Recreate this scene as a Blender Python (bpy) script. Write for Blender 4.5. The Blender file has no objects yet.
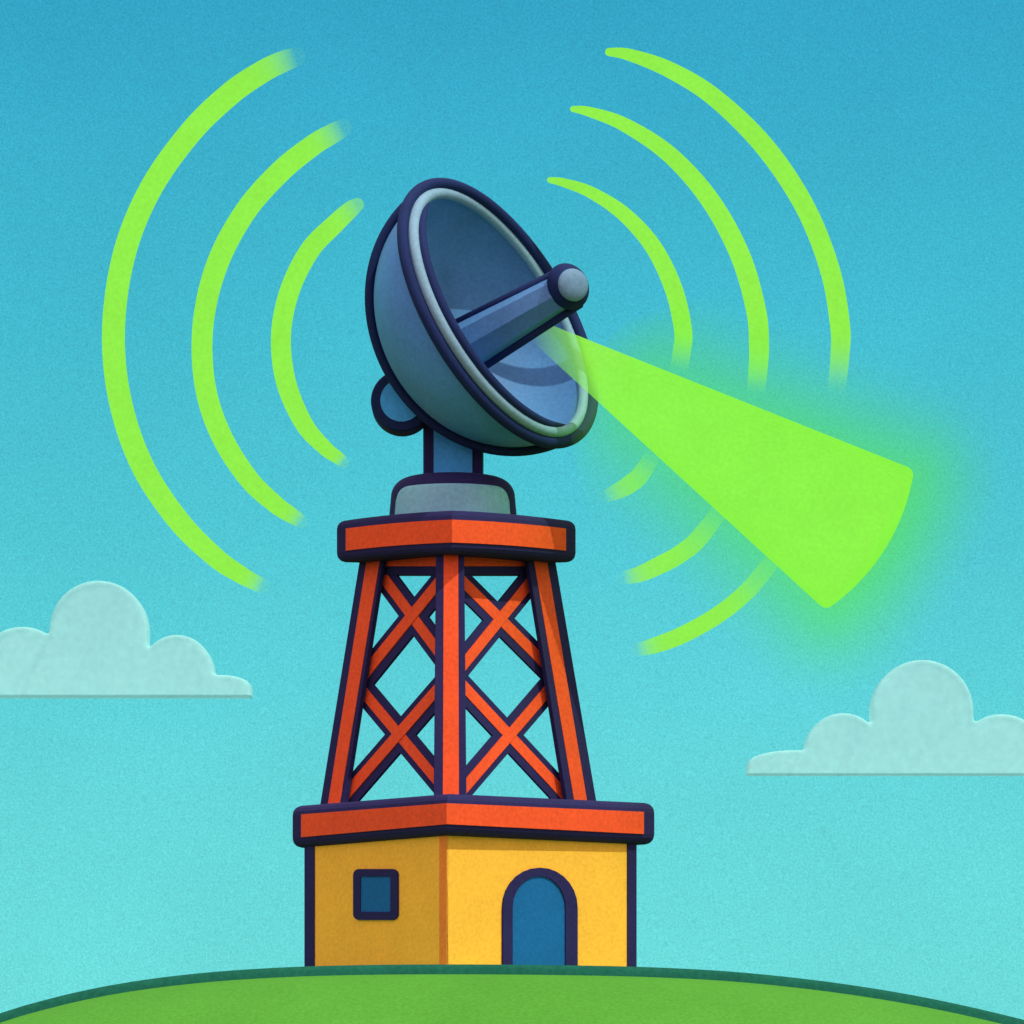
import bpy, bmesh, math, random
from mathutils import Vector, Matrix

random.seed(4)
sc = bpy.context.scene
COL = sc.collection
rad = math.radians

# ------------------------------------------------------------------ camera
D0, F = 90.0, 3690.0            # metres to the building corner, focal length in pixels
EYE = -1.56                     # eye height relative to the building's ground
HOR = 1030.0                    # picture row of the horizon
cam_d = bpy.data.cameras.new('camera')
cam = bpy.data.objects.new('camera', cam_d)
COL.objects.link(cam)
cam.location = (0, -D0, EYE)
cam.rotation_euler = (rad(90), 0, 0)
cam_d.sensor_width = 36.0
cam_d.lens = F / 1024 * 36
cam_d.shift_y = (HOR - 512) / 1024
cam_d.clip_start = 0.5
cam_d.clip_end = 20000
sc.camera = cam

# ------------------------------------------------------------------ light
SUN_EL, NR = rad(56), Vector((.618, -.786, 0))
sd = rad(8)
sh = NR * math.cos(sd) + Vector((.786, .618, 0)) * math.sin(sd)
SUN = (sh * math.cos(SUN_EL) + Vector((0, 0, 1)) * math.sin(SUN_EL)).normalized()
ld = bpy.data.lights.new('sun', 'SUN')
ld.energy = 2.9
ld.angle = rad(.5)
ld.color = (1, .95, .86)
lo = bpy.data.objects.new('sun', ld)
COL.objects.link(lo)
lo.rotation_euler = (-SUN).to_track_quat('-Z', 'Y').to_euler()
lo.location = (40, -40, 60)

sc.view_settings.view_transform = 'Standard'
sc.view_settings.look = 'None'
sc.view_settings.exposure = 0
sc.view_settings.gamma = 1


def lin(c):
    return tuple((v / 255 / 12.92) if v / 255 <= .04045 else ((v / 255 + .055) / 1.055) ** 2.4 for v in c)


def nd(nt, t, **kw):
    n = nt.nodes.new(t)
    for k, v in kw.items():
        setattr(n, k, v)
    return n


WARM_FILL_SKY = (1.28, .82, 1.0, 1)
world = bpy.data.worlds.new('World')
sc.world = world
world.use_nodes = True
nt = world.node_tree
nt.nodes.clear()
out = nd(nt, 'ShaderNodeOutputWorld')
bg = nd(nt, 'ShaderNodeBackground')
bg.inputs['Strength'].default_value = 1
tc = nd(nt, 'ShaderNodeTexCoord')
sx = nd(nt, 'ShaderNodeSeparateXYZ')
nt.links.new(tc.outputs['Generated'], sx.inputs[0])
ramp = nd(nt, 'ShaderNodeValToRGB')
cr = ramp.color_ramp
stops = [(0.0, (108, 220, 218)), (.02, (106, 219, 219)), (.07, (98, 213, 218)), (.13, (80, 201, 214)),
         (.19, (66, 187, 208)), (.245, (55, 172, 203)), (.275, (50, 164, 198))]
while len(cr.elements) < len(stops) + 2:
    cr.elements.new(.5)
for e, (p, c) in zip(cr.elements, stops):
    e.position = p
    e.color = (*lin(c), 1)
cr.elements[-2].position = .42  # overhead sky, out of view, made pale as fill light
cr.elements[-2].color = (.80, .70, .75, 1)
cr.elements[-1].position = 1
cr.elements[-1].color = (.95, .75, .75, 1)
nt.links.new(sx.outputs['Z'], ramp.inputs[0])
# fine grain of the air and soft tonal drift
n1 = nd(nt, 'ShaderNodeTexNoise')
n1.inputs['Scale'].default_value = 2100
n1.inputs['Detail'].default_value = 1.5
nt.links.new(tc.outputs['Generated'], n1.inputs['Vector'])
n2 = nd(nt, 'ShaderNodeTexNoise')
n2.inputs['Scale'].default_value = 14
n2.inputs['Detail'].default_value = 3
nt.links.new(tc.outputs['Generated'], n2.inputs['Vector'])
m1 = nd(nt, 'ShaderNodeMapRange')
m1.inputs[1].default_value = .2
m1.inputs[2].default_value = .8
m1.inputs[3].default_value = .82
m1.inputs[4].default_value = 1.18
nt.links.new(n1.outputs[0], m1.inputs[0])
m2 = nd(nt, 'ShaderNodeMapRange')
m2.inputs[1].default_value = .3
m2.inputs[2].default_value = .7
m2.inputs[3].default_value = .965
m2.inputs[4].default_value = 1.035
nt.links.new(n2.outputs[0], m2.inputs[0])
mm = nd(nt, 'ShaderNodeMath', operation='MULTIPLY')
nt.links.new(m1.outputs[0], mm.inputs[0])
nt.links.new(m2.outputs[0], mm.inputs[1])
vm = nd(nt, 'ShaderNodeVectorMath', operation='SCALE')
nt.links.new(ramp.outputs[0], vm.inputs[0])
nt.links.new(mm.outputs[0], vm.inputs['Scale'])
# physical daylight sky, a small share of the total
sky = nd(nt, 'ShaderNodeTexSky')
sky.sky_type = 'NISHITA'
sky.sun_disc = False
sky.sun_elevation = SUN_EL
sky.sun_rotation = math.atan2(SUN.x, SUN.y)
sk = nd(nt, 'ShaderNodeVectorMath', operation='SCALE')
sk.inputs['Scale'].default_value = .0015
nt.links.new(sky.outputs[0], sk.inputs[0])
va = nd(nt, 'ShaderNodeVectorMath', operation='ADD')
# warm fill added to the sky behind the camera, to lighten shaded faces
w1 = nd(nt, 'ShaderNodeMapRange')
w1.interpolation_type = 'SMOOTHSTEP'
w1.inputs[1].default_value = .35
w1.inputs[2].default_value = -.25
nt.links.new(sx.outputs['Y'], w1.inputs[0])
w2 = nd(nt, 'ShaderNodeMix', data_type='RGBA')
nt.links.new(w1.outputs[0], w2.inputs['Factor'])
nt.links.new(vm.outputs[0], w2.inputs['A'])
w2.inputs['B'].default_value = WARM_FILL_SKY
nt.links.new(w2.outputs['Result'], va.inputs[0])
nt.links.new(sk.outputs[0], va.inputs[1])
nt.links.new(va.outputs[0], bg.inputs['Color'])
nt.links.new(bg.outputs[0], out.inputs[0])


# ------------------------------------------------------------------ materials
def grain(nt, col_lin, amp, scale, blot=.05, bscale=.8):
    """base colour x fine grain x soft blotches, in object space"""
    t = nd(nt, 'ShaderNodeTexCoord')
    a = nd(nt, 'ShaderNodeTexNoise')
    a.inputs['Scale'].default_value = scale
    a.inputs['Detail'].default_value = 2
    nt.links.new(t.outputs['Object'], a.inputs['Vector'])
    b = nd(nt, 'ShaderNodeTexNoise')
    b.inputs['Scale'].default_value = bscale
    b.inputs['Detail'].default_value = 4
    nt.links.new(t.outputs['Object'], b.inputs['Vector'])
    ma = nd(nt, 'ShaderNodeMapRange')
    mb = nd(nt, 'ShaderNodeMapRange')
    for m, lo_, hi, v in ((ma, .25, .75, amp), (mb, .3, .7, blot)):
        m.inputs[1].default_value = lo_
        m.inputs[2].default_value = hi
        m.inputs[3].default_value = 1 - v
        m.inputs[4].default_value = 1 + v
    nt.links.new(a.outputs[0], ma.inputs[0])
    nt.links.new(b.outputs[0], mb.inputs[0])
    m = nd(nt, 'ShaderNodeMath', operation='MULTIPLY')
    nt.links.new(ma.outputs[0], m.inputs[0])
    nt.links.new(mb.outputs[0], m.inputs[1])
    s = nd(nt, 'ShaderNodeVectorMath', operation='SCALE')
    s.inputs[0].default_value = col_lin
    nt.links.new(m.outputs[0], s.inputs['Scale'])
    return s.outputs[0], a.outputs[0]


def paint(name, rgb, k=1.0, rough=.7, amp=.16, scale=11, blot=.06, bscale=.8, spec=.25, bump=.15):
    m = bpy.data.materials.new(name)
    m.use_nodes = True
    nt = m.node_tree
    bs = nt.nodes['Principled BSDF']
    c = tuple(min(v * k, .95) for v in lin(rgb))
    col, h = grain(nt, c, amp, scale, blot, bscale)
    nt.links.new(col, bs.inputs['Base Color'])
    bs.inputs['Roughness'].default_value = rough
    bs.inputs['Specular IOR Level'].default_value = spec
    bp = nd(nt, 'ShaderNodeBump')
    bp.inputs['Strength'].default_value = bump
    bp.inputs['Distance'].default_value = .02
    nt.links.new(h, bp.inputs['Height'])
    nt.links.new(bp.outputs[0], bs.inputs['Normal'])
    return m


NAVY = paint('navy_paint', (38, 40, 84), 1.0, .75, .12, blot=.08, spec=.1)
INK = paint('deep_blue_paint', (24, 44, 86), 1.0, .75, .12, blot=.08, spec=.1)
ORANGE = paint('orange_red_paint', (228, 88, 40), .97, .7, .14, blot=.05, bscale=1.2, spec=.15)
YELLOW = paint('yellow_render', (239, 192, 63), 1.0, .85, .1, blot=.04, spec=.1)
OCHRE = paint('shade_strip_paint', (226, 140, 54), 1.0, .85, .1, spec=.1)  # brown of the painted shade strip beside the front corner
BLUE = paint('blue_door_paint', (14, 102, 156), 1.0, .6, .12, spec=.15)
STEEL = paint('blue_grey_steel', (74, 146, 212), .97, .6, .12, blot=.16, bscale=.5, spec=.3)
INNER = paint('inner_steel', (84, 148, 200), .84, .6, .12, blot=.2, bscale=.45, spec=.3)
POST = paint('column_steel', (62, 178, 245), .95, .6, .12, blot=.1, spec=.25)
PALE = paint('pale_steel', (122, 174, 192), .85, .6, .12, blot=.08, spec=.25)
LENS = paint('lens_steel', (108, 160, 184), .78, .6, .12, blot=.1, spec=.2)
BASEP = paint('base_steel', (128, 204, 216), .9, .6, .12, blot=.1, spec=.25)
GRASS = paint('green_turf', (103, 199, 72), .53, .95, .14, scale=12, blot=.06, bscale=.3, spec=.03, bump=.12)
FIELD = paint('dry_field', (96, 84, 60), 1.0, .95, .2, scale=2, blot=.15, bscale=.02, spec=.05)
EDGE = paint('dark_turf', (32, 112, 88), .68, .95, .18, scale=8, blot=.06, spec=.05)


def glow_mat(name, rgb, strength=1.0, attr=None, radial=None, amp=.06):
    """light-emitting, partly transparent; alpha from a mesh attribute or from distance to the object's origin"""
    m = bpy.data.materials.new(name)
    m.use_nodes = True
    nt = m.node_tree
    nt.nodes.clear()
    o = nd(nt, 'ShaderNodeOutputMaterial')
    em = nd(nt, 'ShaderNodeEmission')
    em.inputs['Strength'].default_value = strength
    col, _ = grain(nt, lin(rgb), amp, 10, .03, 1.0)
    nt.links.new(col, em.inputs['Color'])
    tr = nd(nt, 'ShaderNodeBsdfTransparent')
    mx = nd(nt, 'ShaderNodeMixShader')
    nt.links.new(tr.outputs[0], mx.inputs[1])
    nt.links.new(em.outputs[0], mx.inputs[2])
    if attr:
        a = nd(nt, 'ShaderNodeAttribute')
        a.attribute_name = attr
        nt.links.new(a.outputs['Fac'], mx.inputs[0])
    if radial:
        t = nd(nt, 'ShaderNodeTexCoord')
        ln = nd(nt, 'ShaderNodeVectorMath', operation='DOT_PRODUCT')
        ln.inputs[1].default_value = (.948, 0, .319)
        nt.links.new(t.outputs['Object'], ln.inputs[0])
        r = nd(nt, 'ShaderNodeValToRGB')
        dv = nd(nt, 'ShaderNodeMath', operation='DIVIDE')
        dv.inputs[1].default_value = 12.0
        nt.links.new(ln.outputs['Value'], dv.inputs[0])
        nt.links.new(dv.outputs[0], r.inputs[0])
        while len(r.color_ramp.elements) < len(radial):
            r.color_ramp.elements.new(.5)
        for e, (p, v) in zip(r.color_ramp.elements, radial):
            e.position = p / 12.0
            e.color = (v, v, v, 1)
        nt.links.new(r.outputs[0], mx.inputs[0])
    nt.links.new(mx.outputs[0], o.inputs['Surface'])
    return m


# ------------------------------------------------------------------ object helpers
def empty(name, loc, label, cat, group=None):
    o = bpy.data.objects.new(name, None)
    o.empty_display_size = .5
    COL.objects.link(o)
    o.location = loc
    o['label'] = label
    o['category'] = cat
    if group:
        o['group'] = group
    return o


def mesh(name, verts, faces, mat, parent=None, smooth=False, bevel=0, seg=3):
    """verts in world space; the mesh is stored relative to its own centre"""
    bm = bmesh.new()
    vs = [bm.verts.new(v) for v in verts]
    bm.verts.ensure_lookup_table()
    for f in faces:
        try:
            bm.faces.new([vs[i] for i in f])
        except ValueError:
            pass
    return finish(name, bm, mat, parent, smooth, bevel, seg)


def finish(name, bm, mat, parent=None, smooth=False, bevel=0, seg=3, keep=None):
    bmesh.ops.recalc_face_normals(bm, faces=bm.faces)
    if bevel:
        es = [e for e in bm.edges if len(e.link_faces) == 2 and e.calc_face_angle(0) > .3 and not (keep and keep(e))]
        bmesh.ops.bevel(bm, geom=es, offset=bevel, segments=seg, profile=.5, affect='EDGES', clamp_overlap=True)
    me = bpy.data.meshes.new(name)
    bm.to_mesh(me)
    bm.free()
    if smooth:
        for p in me.polygons:
            p.use_smooth = True
    me.materials.append(mat)
    o = bpy.data.objects.new(name, me)
    COL.objects.link(o)
    if parent:
        o.parent = parent
        base = parent
        off = Vector((0, 0, 0))
        while base is not None:
            off += base.location
            base = base.parent
        o.location = -off          # verts are world coordinates
    return o


def P(px, py, dist):
    """point seen at a picture position, at a distance in metres from the camera"""
    return Vector(((px - 512) / F * dist, dist - D0, (HOR - py) / F * dist + EYE))


def on_plane(px, py, p0, n):
    ray = Vector(((px - 512) / F, 1, (HOR - py) / F))
    o = Vector((0, -D0, EYE))
    return o + ray * ((p0 - o).dot(n) / ray.dot(n))


def prism_bm(bm, pts, vec):
    a = [bm.verts.new(p) for p in pts]
    b = [bm.verts.new(p + vec) for p in pts]
    n = len(pts)
    bm.faces.new(a)
    bm.faces.new(b[::-1])
    for i in range(n):
        bm.faces.new([a[i], b[i], b[(i + 1) % n], a[(i + 1) % n]])


def prism(name, pts, vec, mat, parent, bevel=0, seg=3, smooth=False):
    bm = bmesh.new()
    prism_bm(bm, pts, vec)
    return finish(name, bm, mat, parent, smooth, bevel, seg)


def ring_frame(name, outer, inner, vec, mat, parent, open_end=False):
    """frame between two outlines with the same point count"""
    bm = bmesh.new()
    n = len(outer)
    L = [[bm.verts.new(p + v) for p in ps] for ps in (outer, inner) for v in (Vector(), vec)]
    oo, ov, ii, iv = L
    for i in range(n - (1 if open_end else 0)):
        j = (i + 1) % n
        bm.faces.new([oo[i], oo[j], ii[j], ii[i]])
        bm.faces.new([ov[i], ov[j], iv[j], iv[i]])
        bm.faces.new([oo[i], oo[j], ov[j], ov[i]])
        bm.faces.new([ii[i], ii[j], iv[j], iv[i]])
    if open_end:
        for i in (0, n - 1):
            bm.faces.new([oo[i], ov[i], iv[i], ii[i]])
    return finish(name, bm, mat, parent)


def tube(name, pts, radii, mat, parent, closed=False, sides=14, attr=None, smooth=True, up=None, caps=True):
    n = len(pts)
    if not hasattr(radii, '__len__'):
        radii = [radii] * n
    bm = bmesh.new()
    rings = []
    up = up or Vector((0, 1, 0))
    for i, p in enumerate(pts):
        a = pts[(i - 1) % n] if closed or i > 0 else p
        b = pts[(i + 1) % n] if closed or i < n - 1 else p
        t = (b - a).normalized()
        s = t.cross(up).normalized()
        w = s.cross(t).normalized()
        rings.append([bm.verts.new(p + radii[i] * (math.cos(k * 2 * math.pi / sides) * s + math.sin(k * 2 * math.pi / sides) * w))
                      for k in range(sides)])
    for i in range(n if closed else n - 1):
        A, B = rings[i], rings[(i + 1) % n]
        for k in range(sides):
            bm.faces.new([A[k], A[(k + 1) % sides], B[(k + 1) % sides], B[k]])
    if not closed and caps:
        bm.faces.new(rings[0])
        bm.faces.new(rings[-1][::-1])
    o = finish(name, bm, mat, parent, smooth)
    if attr:
        at = o.data.attributes.new('fade', 'FLOAT', 'POINT')
        for i in range(n):
            for k in range(sides):
                at.data[i * sides + k].value = attr[i]
    return o


def lerp_table(tab, x):
    if x <= tab[0][0]:
        return tab[0][1] + (x - tab[0][0]) * (tab[1][1] - tab[0][1]) / (tab[1][0] - tab[0][0])
    for (a, b), (c, d) in zip(tab, tab[1:]):
        if x <= c:
            return b + (d - b) * (x - a) / (c - a)
    (a, b), (c, d) = tab[-2:]
    return d + (x - c) * (d - b) / (c - a)


# ------------------------------------------------------------------ ground and hill
PLAIN = -5.0
g = mesh('ground', [(-6000, -6000, PLAIN), (6000, -6000, PLAIN), (6000, 6000, PLAIN), (-6000, 6000, PLAIN)],
         [(0, 1, 2, 3)], FIELD)
g['kind'] = 'structure'
crest_px = [(-160, 1085), (-60, 1037), (0, 1011.5), (40, 1000.5), (90, 988), (150, 978), (220, 970.5), (300, 966), (380, 964.3),
            (470, 964), (560, 964.8), (640, 966.3), (720, 970), (790, 976.5), (860, 985.5), (930, 997.5), (980, 1008.5),
            (1016, 1017), (1090, 1037), (1200, 1082)]
YC = -3.0
DC = D0 + YC


def spline(x):
    # smooth the table by averaging neighbours
    return sum(lerp_table(crest_px, x + d) for d in (-30, -20, -10, 0, 10, 20, 30)) / 7


def crest(X):
    px = X / DC * F + 512
    return (HOR - spline(px)) / F * DC + EYE


xs = [-34 + i * .5 for i in range(137)]


def hill_rows(rows, mat, name):
    verts, faces = [], []
    for yy, fz in rows:
        for X in xs:
            verts.append((X, yy, max(fz(X), PLAIN - .3)))
    n = len(xs)
    for r in range(len(rows) - 1):
        for i in range(n - 1):
            faces.append((r * n + i, r * n + i + 1, (r + 1) * n + i + 1, (r + 1) * n + i))
    o = mesh(name, verts, faces, mat, smooth=True)
    o['kind'] = 'structure'
    return o


BAND = 10.3 / F * DC
front = [(YC - .14 - d, (lambda X, d=d: crest(X) - BAND - (.1 * d + .05 * d * d if d < 4 else 1.2 + .5 * (d - 4)))) for d in
         [0, .3, .7, 1.2, 1.8, 2.4, 3.2, 4, 5, 6, 7, 8.5, 10, 12]]
hill_rows(front[::-1], GRASS, 'hill')
top = [(YC - .14, lambda X: crest(X) - BAND), (YC - .10, lambda X: crest(X) - BAND * .45), (YC, lambda X: crest(X) - .012), (YC + .4, lambda X: crest(X))]
plateau = [(YC + .4, lambda X: crest(X)), (YC + 5, lambda X: crest(X) - .02), (YC + 13, lambda X: crest(X) - .05),
       (YC + 16, lambda X: crest(X) - .4), (YC + 22, lambda X: crest(X) - 2), (YC + 30, lambda X: crest(X) - 6.5)]
hill_rows(top, EDGE, 'hill_crest')
hill_rows(plateau, GRASS, 'hilltop')

# ------------------------------------------------------------------ building
A = Vector((-1.585, 0, 0))
B = Vector((-5.287, 4.71, 0))
C = Vector((3.123, 3.70, 0))
Dd = B + C - A
bld = empty('control_hut', (-1.08, 4.2, -.05),
            'square yellow hut with an orange red slab roof and arched blue door on the hilltop', 'building')
Z0, Z1 = -.5, 3.3
prism('wall', [Vector((p.x, p.y, Z0)) for p in (A, C, Dd, B)], Vector((0, 0, Z1 - Z0)), YELLOW, bld)


def corner_wrap(name, c, t1, t2, w1, w2, mat, z0, z1, proud=.03):
    """L-shaped trim round a vertical corner c; t1, t2 unit directions along the two walls away from c"""
    up = Vector((0, 0, 1))
    o = c - (t1 + t2) * proud
    ins = .06
    pts = [o, o + t1 * (w1 + proud), o + t1 * (w1 + proud) + t2 * ins, o + (t1 + t2) * ins,
           o + t2 * (w2 + proud) + t1 * ins, o + t2 * (w2 + proud)]
    return prism(name, [Vector((p.x, p.y, z0)) for p in pts], up * (z1 - z0), mat, bld)


uL = (B - A).normalized()
uR = (C - A).normalized()
corner_wrap('corner_post', B, -uL, uR, .40, .40, NAVY, Z0, Z1)
corner_wrap('corner_post', C, -uR, uL, .27, .40, NAVY, Z0, Z1)
corner_wrap('corner_post', Dd, -uR, -uL, .35, .35, NAVY, Z0, Z1)
# shade on the left wall by the front corner, painted as a brown strip
nL = Vector((-uL.y, uL.x, 0)) * -1
if nL.y > 0:
    nL = -nL
nR = Vector((uR.y, -uR.x, 0))
if nR.y > 0:
    nR = -nR
s0 = A + nL * .004 + uL * .0
prism('corner_shade_strip', [Vector((p.x, p.y, Z0)) for p in (A + nL * -.05, A + nL * .012, A + nL * .012 + uL * .30, A + nL * -.05 + uL * .30)],
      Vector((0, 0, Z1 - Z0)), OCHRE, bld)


def rrect(x0, y0, x1, y1, r, n=6):
    pts = []
    for cx, cy, a0 in ((x1 - r, y0 + r, -90), (x1 - r, y1 - r, 0), (x0 + r, y1 - r, 90), (x0 + r, y0 + r, 180)):
        for k in range(n + 1):
            a = rad(a0 + 90 * k / n)
            pts.append((cx + r * math.cos(a), cy + r * math.sin(a)))
    return pts


wl = lambda x, y, off=.0: on_plane(x, y, A + nL * off, nL)
wr = lambda x, y, off=.0: on_plane(x, y, A + nR * off, nR)
fo = [wl(x, y, .0) for x, y in rrect(354.6, 869, 399, 920, 6)]
fi = [wl(x, y, .0) for x, y in rrect(361.5, 876.5, 391.8, 911.8, 1.2)]
win = prism('window', [p - nL * .03 for p in fi], nL * .05, BLUE, bld)
ring_frame('window_frame', [p - nL * .05 for p in fo], [p - nL * .05 for p in fi], nL * .10, NAVY, win)


def arch(x0, x1, ytop, yspring, ybot, n=14):
    cx, r = (x0 + x1) / 2, (x1 - x0) / 2
    pts = [(x0, ybot)]
    for k in range(n + 1):
        a = math.pi - math.pi * k / n
        pts.append((cx + r * math.cos(a), yspring - (yspring - ytop) * math.sin(a)))
    pts.append((x1, ybot))
    return pts


do = [wr(x, y) for x, y in arch(501.5, 576.3, 867.7, 908, 985)]
di = [wr(x, y) for x, y in arch(511.3, 564.3, 876, 908, 985)]
door = prism('door', [p - nR * .05 for p in di], nR * .07, BLUE, bld)
ring_frame('door_frame', [p - nR * .05 for p in do], [p - nR * .05 for p in di], nR * .11, NAVY, door, open_end=True)


def slab(parent, name, fpt, lpt, rpt, zf, zl, zr, fz, trim_l, trim_r, bevel, sag=0, fname='fascia'):
    """a slab seen corner-on. z* = (top, bottom) at front, left and right corners; fz = navy margin over and under the fascia"""
    bpt = lpt + rpt - fpt
    zb = (zl[0] + zr[0] - zf[0], zl[1] + zr[1] - zf[1])
    N = 8
    corners = [(fpt, zf), (rpt, zr), (bpt, (max(zb[0], zf[0]), max(zb[1], zf[1]))), (lpt, zl)]
    plan, zt, zbm = [], [], []
    for i in range(4):
        (p, za), (q, zc) = corners[i], corners[(i + 1) % 4]
        for k in range(N):
            t = k / N
            tt = t if i in (0, 2) else t
            s = sag * 4 * t * (1 - t)
            plan.append(p.lerp(q, t))
            zt.append(za[0] * (1 - t) + zc[0] * t + s)
            zbm.append(za[1] * (1 - t) + zc[1] * t + s)
    bm = bmesh.new()
    a = [bm.verts.new((p.x, p.y, z)) for p, z in zip(plan, zt)]
    b = [bm.verts.new((p.x, p.y, z)) for p, z in zip(plan, zbm)]
    ca = bm.verts.new((sum(p.x for p in plan) / len(plan), sum(p.y for p in plan) / len(plan), sum(zt) / len(zt)))
    cb = bm.verts.new((ca.co.x, ca.co.y, sum(zbm) / len(zbm)))
    n = len(plan)
    for i in range(n):
        j = (i + 1) % n
        bm.faces.new([a[i], a[j], b[j], b[i]])
        bm.faces.new([ca, a[j], a[i]])
        bm.faces.new([cb, b[i], b[j]])
    fx, fy = fpt.x, fpt.y
    keep = lambda e: all(abs(v.co.x - fx) < 1e-4 and abs(v.co.y - fy) < 1e-4 for v in e.verts)
    body = finish(name, bm, NAVY, parent, False, bevel, 4, keep)
    # fascia: two L-shaped bands meeting at the front and rear corners
    eL, eR = (lpt - fpt), (rpt - fpt)
    lenL, lenR = eL.length, eR.length
    eL.normalize()
    eR.normalize()
    for (o, dl, dr, L1, L2, tl, tr, zo, z1_, z2_) in (
            (fpt, eL, eR, lenL, lenR, trim_l, trim_r, zf, zl, zr),
            (bpt, -eR, -eL, lenR, lenL, trim_l, trim_r, corners[2][1], zl, zr)):
        nl = -(dr - dl * dr.dot(dl)).normalized()
        nr = -(dl - dr * dl.dot(dr)).normalized()

        def off(d):
            # point offset outward by d from both faces at the corner
            k = 1 / (1 + nl.dot(nr))
            return o + (nl + nr) * d * k
        bm = bmesh.new()
        rows = []
        for (dd, nn, L, tr_, ze) in ((dl, nl, L1, tl, z1_), (dr, nr, L2, tr, z2_)):
            seq = []
            for k in range(N + 1):
                t = k / N * (1 - tr_ / L)
                s = sag * 4 * t * (1 - t)
                top = zo[0] * (1 - t) + ze[0] * t + s - fz
                bot = zo[1] * (1 - t) + ze[1] * t + s + fz
                if k == 0:
                    po, pi_ = off(.035), off(-.08)
                else:
                    po, pi_ = o + dd * (L * t) + nn * .035, o + dd * (L * t) - nn * .08
                seq.append((po, pi_, top, bot))
            rows.append(seq)
        seq = rows[0][::-1] + rows[1][1:]
        R = []
        for po, pi_, tz, bz in seq:
            R.append([bm.verts.new((po.x, po.y, tz)), bm.verts.new((po.x, po.y, bz)),
                      bm.verts.new((pi_.x, pi_.y, bz)), bm.verts.new((pi_.x, pi_.y, tz))])
        for u, v in zip(R, R[1:]):
            for k in range(4):
                bm.faces.new([u[k], u[(k + 1) % 4], v[(k + 1) % 4], v[k]])
        bm.faces.new(R[0])
        bm.faces.new(R[-1][::-1])
        finish(fname, bm, ORANGE, body)
    return body


def zat(py, dist):
    return (HOR - py) / F * dist + EYE


def XY(px, dist):
    return Vector(((px - 512) / F * dist, dist - D0, 0))


fp, lp, rp = XY(447, 89.55), XY(288.5, 94.95), XY(658.5, 93.85)
slab(bld, 'roof_slab', fp, lp, rp,
     (zat(793, 89.55), zat(834.5, 89.55)), (zat(805.5, 94.85), zat(848, 94.85)), (zat(802.5, 93.75), zat(844.5, 93.75)),
     .25, .62, .52, .26)
roof_top = zat(797, 90.5)

# ------------------------------------------------------------------ lattice tower
tw = empty('lattice_tower', (-1.4, 4.2, roof_top),
           'orange red lattice tower with dark navy edges and crossed braces standing on the hut roof', 'tower')
dF0, dF1, dS = 91.1, 92.15, 94.2
# platform
PF, PL_, PR_ = XY(452, 91.3), XY(333, 94.2), XY(579.5, 94.2)
slab(tw, 'platform', PF, PL_, PR_,
     (zat(509.5, 91.3), zat(553, 91.3)), (zat(520.5, 94.2), zat(562.5, 94.2)), (zat(520.5, 94.2), zat(562.5, 94.2)),
     .255, .50, .50, .23, sag=.04)


def leg(px0o, px0i, py0, px1o, px1i, py1, a0, a1, d0, d1, n, depth=.35):
    """outline given at two heights; a = stripe limits; the face lies between distances d0 and d1, facing n"""
    ctr0 = P((px0o + px0i) / 2, py0, d0)
    ctr1 = P((px1o + px1i) / 2, py1, d1)
    ax = (ctr1 - ctr0).normalized()
    nn = (n - ax * n.dot(ax)).normalized()
    q = lambda x, y, off=0: on_plane(x, y, ctr0 + nn * off, nn)
    o = prism('leg', [q(px0o, py0), q(px0i, py0), q(px1i, py1), q(px1o, py1)], nn * -depth, NAVY, tw, .02, 2)
    s = [q(a0[0], py0), q(a0[1], py0), q(a1[1], py1), q(a1[0], py1)]
    prism('stripe', [v - nn * .05 for v in s], nn * .065, ORANGE, o)
    prism('stripe', [v - nn * (depth - .05) for v in s], nn * -.065, ORANGE, o)
    return nn


faceL = Vector((-.707, -.707, 0))
faceR = Vector((.707, -.707, 0))
nF = leg(433.5, 466.5, 812, 436, 464, 540, (442.8, 459), (443.8, 458.2), dF0, dF1, Vector((0, -1, 0)))
# left and right legs; centre lines read off at y 560 and 800
nl = leg(318.7, 342.6, 812, 363.5, 386.4, 535, (327, 338.6), (371, 384.2), dS + .05, dS, Vector((-.707, -.707, 0)), .15)
nr = leg(599.5, 570, 818, 551.8, 524.5, 538, (589.5, 576.8), (542.8, 530), dS - .05, dS, Vector((.707, -.707, 0)), .15)
# rear leg, straight behind the front one
leg(437, 463, 800, 439, 461, 540, (443, 457), (444, 456), 97.3, 96.3, Vector((0, -1, 0)), .3)

# the two braced faces: planes through the front leg and a side leg
fl0, fl1 = P(450, 800, dF0 + .30), P(450, 560, dF1 + .30)
sl0 = P(334.5, 800, dS + .30)
sr0 = P(580.5, 800, dS + .30)
pnL = (fl1 - fl0).cross(sl0 - fl0).normalized()
pnR = (fl1 - fl0).cross(sr0 - fl0).normalized()
if pnL.y > 0: pnL = -pnL
if pnR.y > 0: pnR = -pnR


def brace(p, q, pn, layer, w=23.0, s=10, ext=13):
    a, b = Vector((p[0], p[1])), Vector((q[0], q[1]))
    t = (b - a).normalized()
    a2, b2 = a - t * ext, b + t * ext
    m = Vector((-t.y, t.x))
    off = .003 * layer - .02
    on = lambda v, o: on_plane(v.x, v.y, fl0 + pn * o, pn)
    body = prism('brace', [on(v, off) for v in (a2 - m * w / 2, a2 + m * w / 2, b2 + m * w / 2, b2 - m * w / 2)], pn * (-.07 - .006 * layer), NAVY, tw)
    for front_ in (True, False):
        base = -.05 if front_ else -.06
        prism('stripe', [on(v, base) for v in (a2 - m * s / 2, a2 + m * s / 2, b2 + m * s / 2, b2 - m * s / 2)],
              pn * (.048 + .02 * layer if front_ else -.05 - .02 * layer), ORANGE, body)


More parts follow.
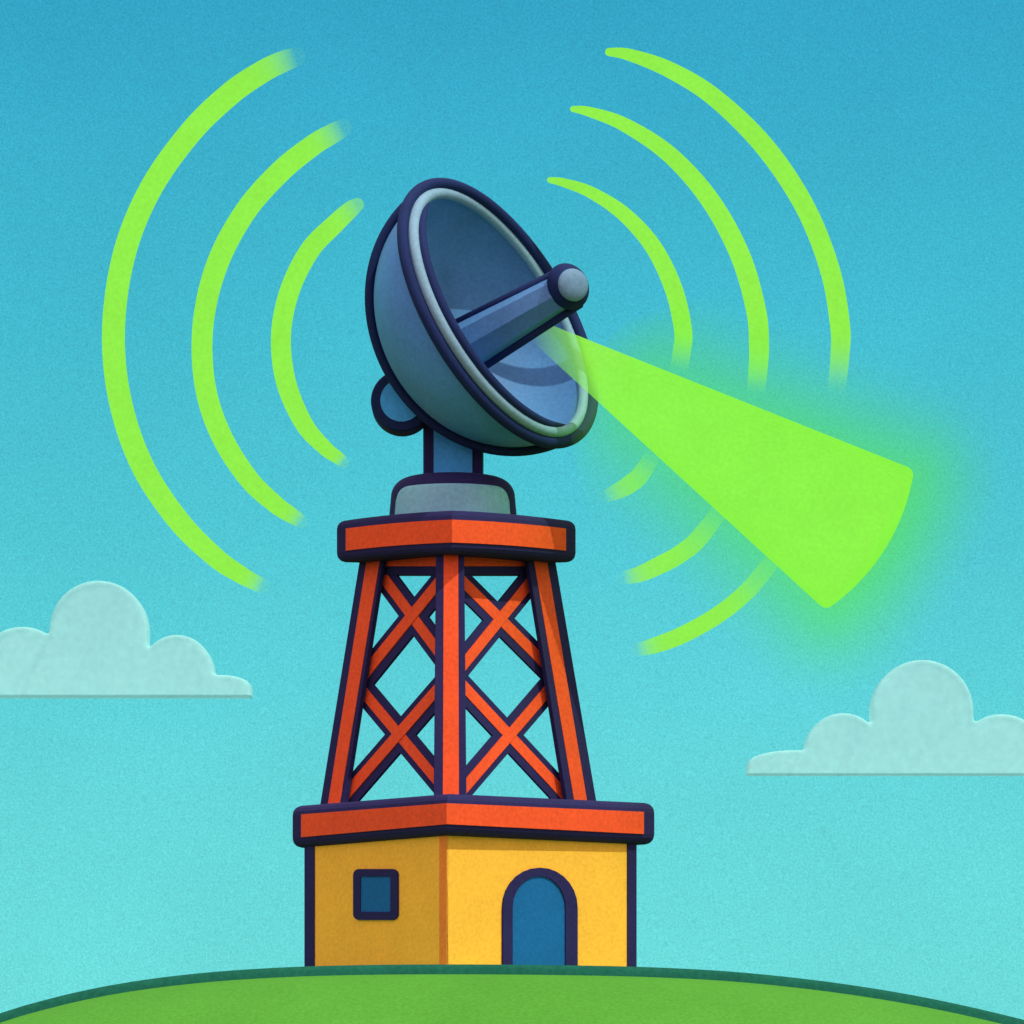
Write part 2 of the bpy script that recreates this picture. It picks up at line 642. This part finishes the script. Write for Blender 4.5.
brace((384, 577), (437, 648.5), pnL, 0)
brace((370.5, 669), (437, 587), pnL, 1)
brace((366, 694), (437, 779), pnL, 0)
brace((348, 794.5), (437, 692), pnL, 1)
brace((465, 585), (546, 666), pnR, 0)
brace((465, 661.5), (531, 580), pnR, 1)
brace((465, 689), (566, 797.5), pnR, 0)
brace((465, 786), (549, 688), pnR, 1)
# head beams under the platform, one per braced face
for pn, x0, x1 in ((pnL, 375, 440), (pnR, 460, 531)):
    on = lambda x, y, o: on_plane(x, y, fl0 + pn * o, pn)
    b = prism('head_beam', [on(x, y, .02) for x, y in ((x0, 574.5), (x1, 574.5), (x1, 545), (x0, 545))], pn * -.2, NAVY, tw)
    prism('stripe', [on(x, y, .0) for x, y in ((x0, 566.5), (x1, 566.5), (x1, 545), (x0, 545))], pn * .045, ORANGE, b)

# ------------------------------------------------------------------ satellite dish
dish = empty('satellite_dish', (-1.4, 4.2, zat(514, 94.2)),
             'blue grey satellite dish with pale rim tilted up to the right on the tower platform', 'satellite dish')
dish_loc = dish.location.copy()
U = 93.3 / F                      # metres per pixel at the dish
# base drum: navy rounded drum with curved pale panels
cx, cy = XY(453, 94.2).x, 4.2
Rb = 64 * 94.2 / F
zb0, zb1 = zat(530, 94.2), zat(473.5, 93.3)


def lathe(name, prof, cx, cy, mat, parent, a0=0, a1=360, n=64, smooth=True):
    bm = bmesh.new()
    full = abs(a1 - a0) >= 359.9
    cols = []
    for i in range(n if full else n + 1):
        a = rad(a0 + (a1 - a0) * i / n)
        cols.append([bm.verts.new((cx + r * math.cos(a), cy + r * math.sin(a), z)) for r, z in prof])
    m = len(cols)
    for i in range(m if full else m - 1):
        u, v = cols[i], cols[(i + 1) % m]
        for k in range(len(prof) - 1):
            bm.faces.new([u[k], u[k + 1], v[k + 1], v[k]])
    if not full:
        bm.faces.new(cols[0])
        bm.faces.new(cols[-1][::-1])
    else:
        bmesh.ops.remove_doubles(bm, verts=bm.verts, dist=1e-4)
    return finish(name, bm, mat, parent, smooth)


rr = .48
prof = [(.01, zb0), (Rb + .03, zb0)]
prof += [(Rb - .14 + .14 * 1.0 - .05 * ((k / 6)), zb0 + .30 + (zb1 - rr - zb0 - .30) * k / 6) for k in range(7)]
rt = prof[-1][0]
prof += [(rt - rr + rr * math.cos(a), zb1 - rr + rr * math.sin(a)) for a in [rad(90 * k / 10) for k in range(1, 11)]]
prof += [(.01, zb1 + .02)]
base = lathe('base', prof, cx, cy, NAVY, dish, n=96)


def zr_profile(z):
    """outer radius of the drum at height z"""
    for (r0, z0_), (r1, z1_) in zip(prof[1:], prof[2:]):
        if z0_ <= z <= z1_ and z1_ > z0_:
            return r0 + (r1 - r0) * (z - z0_) / (z1_ - z0_)
    return prof[-2][0]


# pale panels wrapped round the drum, front and back
for mid in (-90, 90):
    bm = bmesh.new()
    zt_, zb_ = zat(483, 94.2 - Rb), zb0 + .05
    NA, NZ = 40, 14
    gridf, gridb = [], []
    for i in range(NA + 1):
        s = -1 + 2 * i / NA
        ang = rad(mid + 62 * s)
        # upper corners rounded like the drum
        e = abs(s)
        drop = 0 if e < .7 else .32 * (1 - math.sqrt(max(0, 1 - ((e - .7) / .3) ** 2)))
        cf, cb_ = [], []
        for k in range(NZ + 1):
            z = zb_ + (zt_ - drop - zb_) * k / NZ
            r = zr_profile(z)
            cf.append(bm.verts.new((cx + (r + .025) * math.cos(ang), cy + (r + .025) * math.sin(ang), z)))
            cb_.append(bm.verts.new((cx + (r - .04) * math.cos(ang), cy + (r - .04) * math.sin(ang), z)))
        gridf.append(cf)
        gridb.append(cb_)
    for i in range(NA):
        for k in range(NZ):
            bm.faces.new([gridf[i][k], gridf[i][k + 1], gridf[i + 1][k + 1], gridf[i + 1][k]])
            bm.faces.new([gridb[i][k], gridb[i][k + 1], gridb[i + 1][k + 1], gridb[i + 1][k]])
        for k in (0, NZ):
            bm.faces.new([gridf[i][k], gridb[i][k], gridb[i + 1][k], gridf[i + 1][k]])
    for i in (0, NA):
        for k in range(NZ):
            bm.faces.new([gridf[i][k], gridf[i][k + 1], gridb[i][k + 1], gridb[i][k]])
    finish('panel', bm, BASEP, base, True)

# column: square post with navy edges
cyb, cy = cy, cy + .8
hw = 29 * 95 / F
zc0, zc1 = zb1 - .1, zat(418, 94.2)
cyf = cy - hw
col = prism('column', [Vector((cx + sx_ * hw * 1.0, cy + sy * hw, zc0)) for sx_, sy in ((-1, -1), (1, -1), (1, 1), (-1, 1))],
            Vector((0, 0, zc1 - zc0)), NAVY, dish, .03, 2)
pw = 19.2 * 94.6 / F
for dx, dy in ((0, -1), (0, 1), (1, 0), (-1, 0)):
    sdx, sdy = -dy, dx
    c_ = Vector((cx + dx * hw, cy + dy * hw, zc0 + .06))
    q = [c_ + Vector((sdx * s * pw, sdy * s * pw, 0)) for s in (-1, 1)]
    inn = Vector((-dx, -dy, 0)) * .05
    ou = Vector((dx, dy, 0)) * .025
    prism('panel', [q[0] + inn, q[1] + inn, q[1] + ou, q[0] + ou], Vector((0, 0, zc1 - zc0 - .1)), POST, col)

# bowl
nrm = Vector((.776, -.487, .400)).normalized()
Rr = 134.0 * U
CC = P(500.5, 312.6, 93.3)
e1 = nrm.cross(Vector((0, 0, 1))).normalized()
e2 = e1.cross(nrm).normalized()
Rbowl, Hb = 137 * U, 118.5 * U


def bowl_pt(th, ph, s=1.0, rim=Rbowl):
    return CC + (e1 * math.cos(ph) + e2 * math.sin(ph)) * (rim * s * math.cos(th)) - nrm * (Hb * s * math.sin(th))


bm = bmesh.new()
NP, NT = 96, 28
outer_, inner_ = [], []
for s, store in ((1.0, outer_), (.955, inner_)):
    for j in range(NT):
        th = rad(90) * j / NT
        store.append([bm.verts.new(bowl_pt(th, 2 * math.pi * i / NP, s)) for i in range(NP)])
    store.append([bm.verts.new(bowl_pt(rad(90), 0, s))])


def skin(store):
    fs = []
    for j in range(NT):
        u, v = store[j], store[j + 1]
        for i in range(NP):
            k = (i + 1) % NP
            fs.append(bm.faces.new([u[i], u[k], v[k], v[i]] if len(v) > 1 else [u[i], u[k], v[0]]))
    return fs


skin(outer_)
fin = skin(inner_)
for i in range(NP):
    k = (i + 1) % NP
    bm.faces.new([outer_[0][i], outer_[0][k], inner_[0][k], inner_[0][i]])
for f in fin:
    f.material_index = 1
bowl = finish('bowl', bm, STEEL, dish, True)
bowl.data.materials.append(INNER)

# projected ellipse of the rim and its outward normals in the picture plane
def proj(p):
    d = p.y + D0
    return ((p.x) / d * F + 512, HOR - (p.z - EYE) / d * F)


NRIM = 128
rimc = [CC + (e1 * math.cos(2 * math.pi * i / NRIM) + e2 * math.sin(2 * math.pi * i / NRIM)) * Rr for i in range(NRIM)]


def pic_normal(i, pts):
    a, b = proj(pts[i - 1]), proj(pts[(i + 1) % len(pts)])
    tx, ty = b[0] - a[0], b[1] - a[1]
    L = math.hypot(tx, ty)
    n = Vector((ty / L, 0, tx / L))          # in world X, Z
    c = proj(pts[i])
    c0 = proj(CC)
    if n.x * (c[0] - c0[0]) - n.z * (c[1] - c0[1]) < 0:
        n = -n
    return n


norms = [pic_normal(i, rimc) for i in range(NRIM)]
tube('rim', rimc, 5.6 * U, PALE, dish, closed=True, sides=20, up=nrm)
tube('rim_edge', [p + n * 10.2 * U - nrm * .02 for p, n in zip(rimc, norms)], 5.9 * U, INK, dish, closed=True, sides=18, up=nrm)
# added outline tube: thick at the lower left, vanishing at the upper right
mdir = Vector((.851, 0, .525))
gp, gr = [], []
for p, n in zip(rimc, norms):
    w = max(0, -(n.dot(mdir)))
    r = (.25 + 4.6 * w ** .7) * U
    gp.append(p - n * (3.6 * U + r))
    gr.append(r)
tube('rim_inner_outline', gp, gr, INK, dish, closed=True, sides=14, up=nrm)

# outline tube added on the bowl's camera contour (half great circle of the ellipsoid)
vdir = (CC - Vector((0, -D0, EYE))).normalized()
k = Vector((vdir.dot(e1) / Rbowl, vdir.dot(e2) / Rbowl, -vdir.dot(nrm) / Hb)).normalized()
a1_ = k.cross(Vector((0, 0, 1))).normalized()
a2_ = k.cross(a1_).normalized()
if a2_.z < 0:
    a2_ = -a2_
hp = []
for i in range(61):
    t = math.pi * i / 60
    q = a1_ * math.cos(t) + a2_ * math.sin(t)
    hp.append(CC + e1 * (q.x * Rbowl) + e2 * (q.y * Rbowl) - nrm * (q.z * Hb))
def pic_out(i):
    a, b = proj(hp[max(i - 1, 0)]), proj(hp[min(i + 1, 60)])
    L = math.hypot(b[0] - a[0], b[1] - a[1])
    n = Vector(((b[1] - a[1]) / L, 0, (b[0] - a[0]) / L))
    c, c0 = proj(hp[i]), proj(CC)
    return n if n.x * (c[0] - c0[0]) - n.z * (c[1] - c0[1]) > 0 else -n
hp = [p + pic_out(i) * 4.3 * U for i, p in enumerate(hp)]
tube('bowl_outline', hp, 4.8 * U, INK, dish, sides=14, up=vdir)

# pivot drum behind the bowl: navy tyre and blue cap, axis towards the viewer
pv = P(401.5, 400.5, 93.9)


def disc(name, c, r0, depth, ax, mat, parent, bevel=0):
    s = ax.orthogonal().normalized()
    w = ax.cross(s)
    n = 48
    pts = [c + (s * math.cos(2 * math.pi * i / n) + w * math.sin(2 * math.pi * i / n)) * r0 for i in range(n)]
    return prism(name, pts, ax * -depth, mat, parent, bevel, 3, False)


ya = Vector((0, -1, 0))
dr_ = disc('pivot', pv, 31 * U, .9, ya, INK, dish, .06)
disc('cap', pv + ya * .03, 21.3 * U, .08, ya, POST, dr_)
disc('cap', pv - ya * .85, 21.3 * U, .08, ya, POST, dr_)

# feed horn: faceted tapering tube with a rounded end
mv = Vector((.8712, 0, .491))
fdir = (nrm + Vector((.0, 0, .03))).normalized()
E1 = P(571, 287, 93.3 - 2.0)
# direction in space that appears 29.6 degrees above the horizontal
best = None
for i in range(400):
    zc = -.2 + i * .002
    v = Vector((nrm.x, nrm.y, zc)).normalized()
    a, b = proj(E1), proj(E1 - v * 4.2)
    ang = math.degrees(math.atan2(b[1] - a[1], a[0] - b[0]))
    if best is None or abs(ang - 29.9) < best[0]:
        best = (abs(ang - 29.9), v)
fdir = best[1]
base_pt = E1 - fdir * 4.5


def pic_perp(v, p):
    a, b = proj(p), proj(p + v)
    tx, ty = b[0] - a[0], b[1] - a[1]
    L = math.hypot(tx, ty)
    return Vector((ty / L, 0, tx / L))


pp = pic_perp(fdir, E1)
if pp.z < 0: pp = -pp
r0f, r1f = 28.5 * U, 18 * U
Lf = (E1 - base_pt).length
FT = [base_pt + fdir * (Lf * t) for t in (0, 1)]
# body: ten sided so its facets catch the light as bands
feed = tube('feed_horn', FT, [r0f * .98, r1f], INNER, dish, sides=8, smooth=False, up=(pp + Vector((0, -.12, 0))).normalized())
for sgn in (1, -1):  # outline tubes added on both silhouette sides of the horn
    tube('horn_outline', [base_pt + pp * sgn * (r0f - .3 * U), E1 + pp * sgn * (r1f + .6 * U)], 4.4 * U, INK, feed, sides=12)
# end cap
capc = E1 + fdir * .02 + Vector((-3.5 * U, 0, 0))
bm = bmesh.new()
bmesh.ops.create_uvsphere(bm, u_segments=40, v_segments=24, radius=1)
zq = fdir.to_track_quat('Z', 'Y').to_matrix().to_4x4()
sc_m = Matrix.Diagonal((23.4 * U, 23.4 * U, 19 * U, 1))
bm.transform(Matrix.Translation(capc) @ zq @ sc_m)
capo = finish('end_cap', bm, INK, dish, True)
ldir = Vector((.42, -.905, .02)).normalized()
M2 = zq.to_3x3() @ Matrix.Diagonal((23.6 ** 2, 23.6 ** 2, 19.5 ** 2)) @ zq.to_3x3().transposed()
lc = capc + (M2 @ ldir) / math.sqrt(ldir.dot(M2 @ ldir)) * U - ldir * .08
bm = bmesh.new()
bmesh.ops.create_uvsphere(bm, u_segments=32, v_segments=16, radius=1)
lq = ldir.to_track_quat('Z', 'Y').to_matrix().to_4x4()
bm.transform(Matrix.Translation(lc) @ lq @ Matrix.Diagonal((16 * U, 16 * U, 7.0 * U, 1)))
finish('lens', bm, LENS, capo, True)

# ------------------------------------------------------------------ beam
LIME = (148, 243, 78)
beam_d = 92.6
apex = P(486, 299, beam_d)
beam = empty('light_beam', apex, 'bright lime green cone of light shining from the dish down to the right', 'beam')
Ub = beam_d / F
ang_a, ang_b = math.atan(.403), math.atan(.912)
amid, ah = (ang_a + ang_b) / 2, (ang_b - ang_a) / 2
bdir = Vector((math.cos(amid), 0, -math.sin(amid)))
Lb = 461 * Ub


def cone_rows(R0, R1, half, cap_steps, round_r):
    """profile (s along axis, r) of a cone from distance R0 to a spherical end at R1"""
    pr = [(R0 * math.cos(half), R0 * math.sin(half))]
    for k in range(1, 25):
        R = R0 + (R1 - round_r - R0) * k / 24
        pr.append((R * math.cos(half), R * math.sin(half)))
    for k in range(1, 7):
        a = rad(90) * k / 6
        # rounded shoulder
        R = R1 - round_r + round_r * math.sin(a)
        h = half - (round_r / R1) * (1 - math.cos(a))
        pr.append((R * math.cos(h), R * math.sin(h)))
    h0 = half - round_r / R1
    for k in range(1, cap_steps + 1):
        h = h0 * (1 - k / cap_steps)
        Re = R1 + R1 * .018 * (1 - (h / h0) ** 2)
        pr.append((Re * math.cos(h), Re * math.sin(h)))
    return pr


def revolve(name, prf, origin, ax, mat, parent, n=64):
    s = ax.orthogonal().normalized()
    w = ax.cross(s)
    bm = bmesh.new()
    rings = []
    for (d, r) in prf:
        rings.append([bm.verts.new(ax * d + (s * math.cos(2 * math.pi * i / n) + w * math.sin(2 * math.pi * i / n)) * max(r, 1e-4)) for i in range(n)])
    for u, v in zip(rings, rings[1:]):
        for i in range(n):
            bm.faces.new([u[i], u[(i + 1) % n], v[(i + 1) % n], v[i]])
    bm.faces.new(rings[0])
    bm.faces.new(rings[-1][::-1])
    o = finish(name, bm, mat, None, True)
    o.parent = parent
    o.location = origin
    return o


core_m = glow_mat('beam_light', LIME, 1.0, radial=[(.75, 0), (1.3, .2), (1.8, .40), (2.02, .85), (12, .97)])
revolve('beam_core', cone_rows(14 * Ub, Lb + 1.5 * Ub, ah + .001, 12, 9 * Ub), Vector((0, 0, 0)), bdir, core_m, beam)

# soft halo: thin glowing gas round the beam
hm = bpy.data.materials.new('beam_halo')
hm.use_nodes = True
nt = hm.node_tree
nt.nodes.clear()
o_ = nd(nt, 'ShaderNodeOutputMaterial')
t_ = nd(nt, 'ShaderNodeTexCoord')
dp = nd(nt, 'ShaderNodeVectorMath', operation='DOT_PRODUCT')
dp.inputs[1].default_value = bdir
nt.links.new(t_.outputs['Object'], dp.inputs[0])
ln = nd(nt, 'ShaderNodeVectorMath', operation='LENGTH')
nt.links.new(t_.outputs['Object'], ln.inputs[0])


def mth(op, a, b=None, c=None):
    n = nd(nt, 'ShaderNodeMath', operation=op)
    for i, v in enumerate((a, b, c)):
        if v is None:
            continue
        if isinstance(v, (int, float)):
            n.inputs[i].default_value = v
        else:
            nt.links.new(v, n.inputs[i])
    return n.outputs[0]


s_ax = dp.outputs['Value']
r_ax = mth('SQRT', mth('MAXIMUM', mth('SUBTRACT', mth('MULTIPLY', ln.outputs['Value'], ln.outputs['Value']), mth('MULTIPLY', s_ax, s_ax)), 0))
tanh_ = math.tan(ah)
# distance outside the cone side, and beyond its end
side = mth('MAXIMUM', mth('MULTIPLY', mth('SUBTRACT', r_ax, mth('MULTIPLY', s_ax, tanh_)), math.cos(ah)), 0)
endd = mth('MAXIMUM', mth('SUBTRACT', ln.outputs['Value'], Lb), 0)
dist_ = mth('SQRT', mth('ADD', mth('MULTIPLY', side, side), mth('MULTIPLY', endd, endd)))
HR = 2.6
fall = mth('MAXIMUM', mth('SUBTRACT', 1, mth('DIVIDE', dist_, HR)), 0)
fall = mth('POWER', fall, 1.7)
start = nd(nt, 'ShaderNodeMapRange')
start.inputs[1].default_value = 2.6
start.inputs[2].default_value = 4.6
nt.links.new(ln.outputs['Value'], start.inputs[0])
dens = mth('MULTIPLY', mth('MULTIPLY', fall, mth('GREATER_THAN', dist_, .01)), start.outputs[0])
ab = nd(nt, 'ShaderNodeVolumeAbsorption')
ab.inputs['Color'].default_value = (.45, .78, .12, 1)
nt.links.new(mth('MULTIPLY', dens, .26), ab.inputs['Density'])
ev = nd(nt, 'ShaderNodeEmission')
ev.inputs['Color'].default_value = (.26, 1, .10, 1)
nt.links.new(mth('MULTIPLY', dens, .062), ev.inputs['Strength'])
ad = nd(nt, 'ShaderNodeAddShader')
nt.links.new(ab.outputs[0], ad.inputs[0])
nt.links.new(ev.outputs[0], ad.inputs[1])
nt.links.new(ad.outputs[0], o_.inputs['Volume'])
hp_ = [(2.95, .2)]
for s_ in (3.3, 4, 5, 6, 7, 8, 9, 10, 11):
    hp_.append((s_, s_ * tanh_ + min(HR, .5 + (s_ - 3) * 1.0)))
for k_ in range(1, 9):
    a_ = rad(90) * k_ / 8
    hp_.append((11 + 3.3 * math.sin(a_), 4.6 * math.cos(a_)))
halo = revolve('halo', hp_, Vector((0, 0, 0)), bdir, hm, beam)

# ------------------------------------------------------------------ signal waves
wave_m = glow_mat('signal_light', (146, 240, 76), 1.0, attr='fade')
WD = 93.3


def wave(knots, label, group, d=WD, wid=1.0):
    """knots: picture x, y, width (px), fade 0..1"""
    # Catmull-Rom through the knots
    pts = []
    K = [knots[0]] + knots + [knots[-1]]
    for i in range(1, len(K) - 2):
        for s in range(12):
            t = s / 12
            v = []
            for c in range(4):
                p0, p1, p2, p3 = K[i - 1][c], K[i][c], K[i + 1][c], K[i + 2][c]
                v.append(.5 * (2 * p1 + (p2 - p0) * t + (2 * p0 - 5 * p1 + 4 * p2 - p3) * t * t + (3 * p1 - p0 - 3 * p2 + p3) * t ** 3))
            pts.append(v)
    pts.append(list(map(float, K[-2])))
    w3 = [P(x, y, d) for x, y, w, f in pts]
    rr_ = [max(.5, w) / 2 * d / F * wid for x, y, w, f in pts]
    fd = [min(1, max(0, f)) for x, y, w, f in pts]
    # round the two ends off
    for side_ in (0, -1):
        p_end = w3[side_]
        p_in = w3[1] if side_ == 0 else w3[-2]
        t = (p_end - p_in).normalized()
        r_ = rr_[side_]
        ext = [(p_end + t * r_ * math.sin(a), r_ * math.cos(a)) for a in (rad(25), rad(50), rad(70), rad(84))]
        f_ = fd[side_]
        if side_ == 0:
            w3 = [e[0] for e in ext[::-1]] + w3
            rr_ = [e[1] for e in ext[::-1]] + rr_
            fd = [f_] * 4 + fd
        else:
            w3 += [e[0] for e in ext]
            rr_ += [e[1] for e in ext]
            fd += [f_] * 4
    o = tube('signal_wave', w3, rr_, wave_m, None, sides=16, attr=fd, up=Vector((0, 1, 0)))
    o['label'] = label
    o['category'] = 'signal wave'
    o['group'] = group


GL = 'glowing green waves left of the dish'
GR = 'glowing green waves right of the dish'
wave([(296, 57, 19, .03), (282, 62, 21, .4), (262, 72, 22, .8), (230, 94, 23, 1), (190, 133, 23, 1), (150, 190, 23, 1), (124, 255, 23, 1),
      (113.5, 330, 23, 1), (120, 400, 23, 1), (142, 465, 23, 1), (178, 520, 22, 1), (215, 557, 20, 1), (238, 573, 18, .95), (252, 581, 16, .6), (263, 586, 15, .04)],
     'largest lime green curved wave at far left of the dish', GL)
wave([(343, 128, 18, .04), (330, 135, 20, .45), (312, 146, 21, .85), (280, 172, 22, 1), (245, 212, 22, 1), (217, 265, 22, 1), (203, 325, 21, 1),
      (205, 385, 21, 1), (221, 435, 21, 1), (248, 478, 20, 1), (275, 504, 18, .97), (291, 515, 16, .7), (302, 522, 13, .05)],
     'middle lime green curved wave of the three left of the dish', GL)
wave([(357, 205, 14, .3), (350, 210, 17, .55), (335, 224, 19, .9), (310, 250, 20, 1), (290, 290, 20, 1), (281, 335, 20, 1), (286, 382, 20, 1),
      (304, 424, 18, 1), (325, 448, 15, .95), (337, 457, 13, .75), (343, 462, 12, .1)],
     'smallest lime green curved wave just left of the dish', GL)
wave([(550, 180, 6, .8), (565, 183, 9, 1), (592, 193, 12, 1), (625, 215, 15, 1), (654, 248, 17, 1), (674, 290, 18, 1), (683, 330, 18, .85), (682, 350, 18, .45), (678, 372, 18, 0),
      (670, 410, 16, 0), (655, 450, 16, 0), (641, 474, 18, .4), (630, 484, 18, .55), (618, 491, 16, .4), (604, 497, 12, .02)],
     'smallest lime green wave just right of the dish, interrupted by the beam', GR, WD + 1.0)
wave([(573, 109, 6, .8), (590, 112, 10, 1), (625, 125, 14, 1), (670, 155, 17, 1), (710, 200, 19, 1), (740, 255, 20, 1), (756, 310, 20, 1),
      (759, 345, 20, .85), (758, 370, 19, .5), (755, 395, 18, 0), (746, 440, 16, 0), (725, 500, 16, 0), (700, 537, 18, .5), (680, 554, 18, .75), (660, 565, 18, .8), (640, 574, 16, .6), (623, 578, 13, .03)],
     'middle lime green wave of the three right of the dish', GR, WD + 1.2)
wave([(609, 52, 8, .9), (630, 55, 12, 1), (670, 70, 16, 1), (715, 98, 18, 1), (765, 147, 20, 1), (805, 207, 20, 1), (830, 270, 20, 1),
      (840, 325, 20, .95), (840, 355, 19, .6), (837, 385, 18, .08), (833, 410, 17, 0), (815, 470, 16, 0), (785, 540, 16, 0), (757, 580, 17, .35), (735, 602, 17, .75), (710, 620, 17, .9),
      (680, 636, 17, .9), (656, 645, 16, .7), (637, 650, 13, .03)],
     'largest lime green wave, farthest right of the dish and reaching under the beam', GR, WD + 1.4)

# ------------------------------------------------------------------ clouds
cm = bpy.data.materials.new('cloud')
cm.use_nodes = True
nt = cm.node_tree
bs = nt.nodes['Principled BSDF']
col_, h_ = grain(nt, lin((182, 255, 243)), .1, 1.2, .03, .1)
nt.links.new(col_, bs.inputs['Base Color'])
bs.inputs['Roughness'].default_value = 1
bs.inputs['Specular IOR Level'].default_value = 0
o_ = nt.nodes['Material Output']
tr = nd(nt, 'ShaderNodeBsdfTransparent')
mx = nd(nt, 'ShaderNodeMixShader')
mx.inputs[0].default_value = .40
nt.links.new(tr.outputs[0], mx.inputs[1])
nt.links.new(bs.outputs[0], mx.inputs[2])
nt.links.new(mx.outputs[0], o_.inputs['Surface'])


def cloud(lobes, bottom, label, d=420):
    u = d / F
    bm = bmesh.new()
    for (x, y, rx, ry, dy) in lobes:
        c = P(x, y, d) + Vector((0, dy * u, 0))
        steps = 1
        n_ = 56
        hy = 17 * u
        ring = []
        for a_ in range(n_):
            t_a = 2 * math.pi * a_ / n_
            ring.append((rx * u * math.cos(t_a), ry * u * math.sin(t_a)))
        ring = [(x_, (z_ if z_ >= 0 else -(bottom - y + 12) * u)) for x_, z_ in ring if z_ >= 0 or abs(x_) > .98 * rx * u]
        prism_bm(bm, [c + Vector((x_, -hy, z_)) for x_, z_ in ring], Vector((0, 2 * hy, 0)))
    me = bpy.data.meshes.new('tmp')
    bm.to_mesh(me)
    bm.free()
    ob = bpy.data.objects.new('tmp', me)
    COL.objects.link(ob)
    rm = ob.modifiers.new('r', 'REMESH')
    rm.mode = 'VOXEL'
    rm.voxel_size = 1.3 * u
    dg = bpy.context.evaluated_depsgraph_get()
    me2 = bpy.data.meshes.new_from_object(ob.evaluated_get(dg))
    bpy.data.objects.remove(ob)
    bm = bmesh.new()
    bm.from_mesh(me2)
    r = bmesh.ops.bisect_plane(bm, geom=bm.verts[:] + bm.edges[:] + bm.faces[:], plane_co=P(0, bottom, d), plane_no=(0, 0, -1), clear_outer=True)
    bmesh.ops.holes_fill(bm, edges=[e for e in r['geom_cut'] if isinstance(e, bmesh.types.BMEdge)], sides=0)
    for _ in range(20):
        bmesh.ops.smooth_vert(bm, verts=[v for v in bm.verts if v.co.z > P(0, bottom, d).z + .02], factor=.5, use_axis_x=True, use_axis_y=True, use_axis_z=True)
    o = finish('cloud', bm, cm, None, False)
    for p in o.data.polygons:
        p.use_smooth = abs(p.normal.z) < .98
    o['label'] = label
    o['category'] = 'cloud'


cloud([(100, 631, 49, 49, 0), (24, 674, 46, 46, 0), (-45, 680, 40, 30, 0), (178, 676, 37, 40, 0), (222, 688, 30, 12, 0)], 697,
      'pale mint cloud with a flat underside low in the sky left of the tower')
cloud([(921, 712, 51, 51, 0), (842, 752, 38, 38, 0), (1000, 757, 44, 42, 0), (1070, 765, 40, 28, 0), (793, 765, 46.5, 14, 0)], 775,
      'pale mint cloud with flat underside right of the tower, low under the beam')
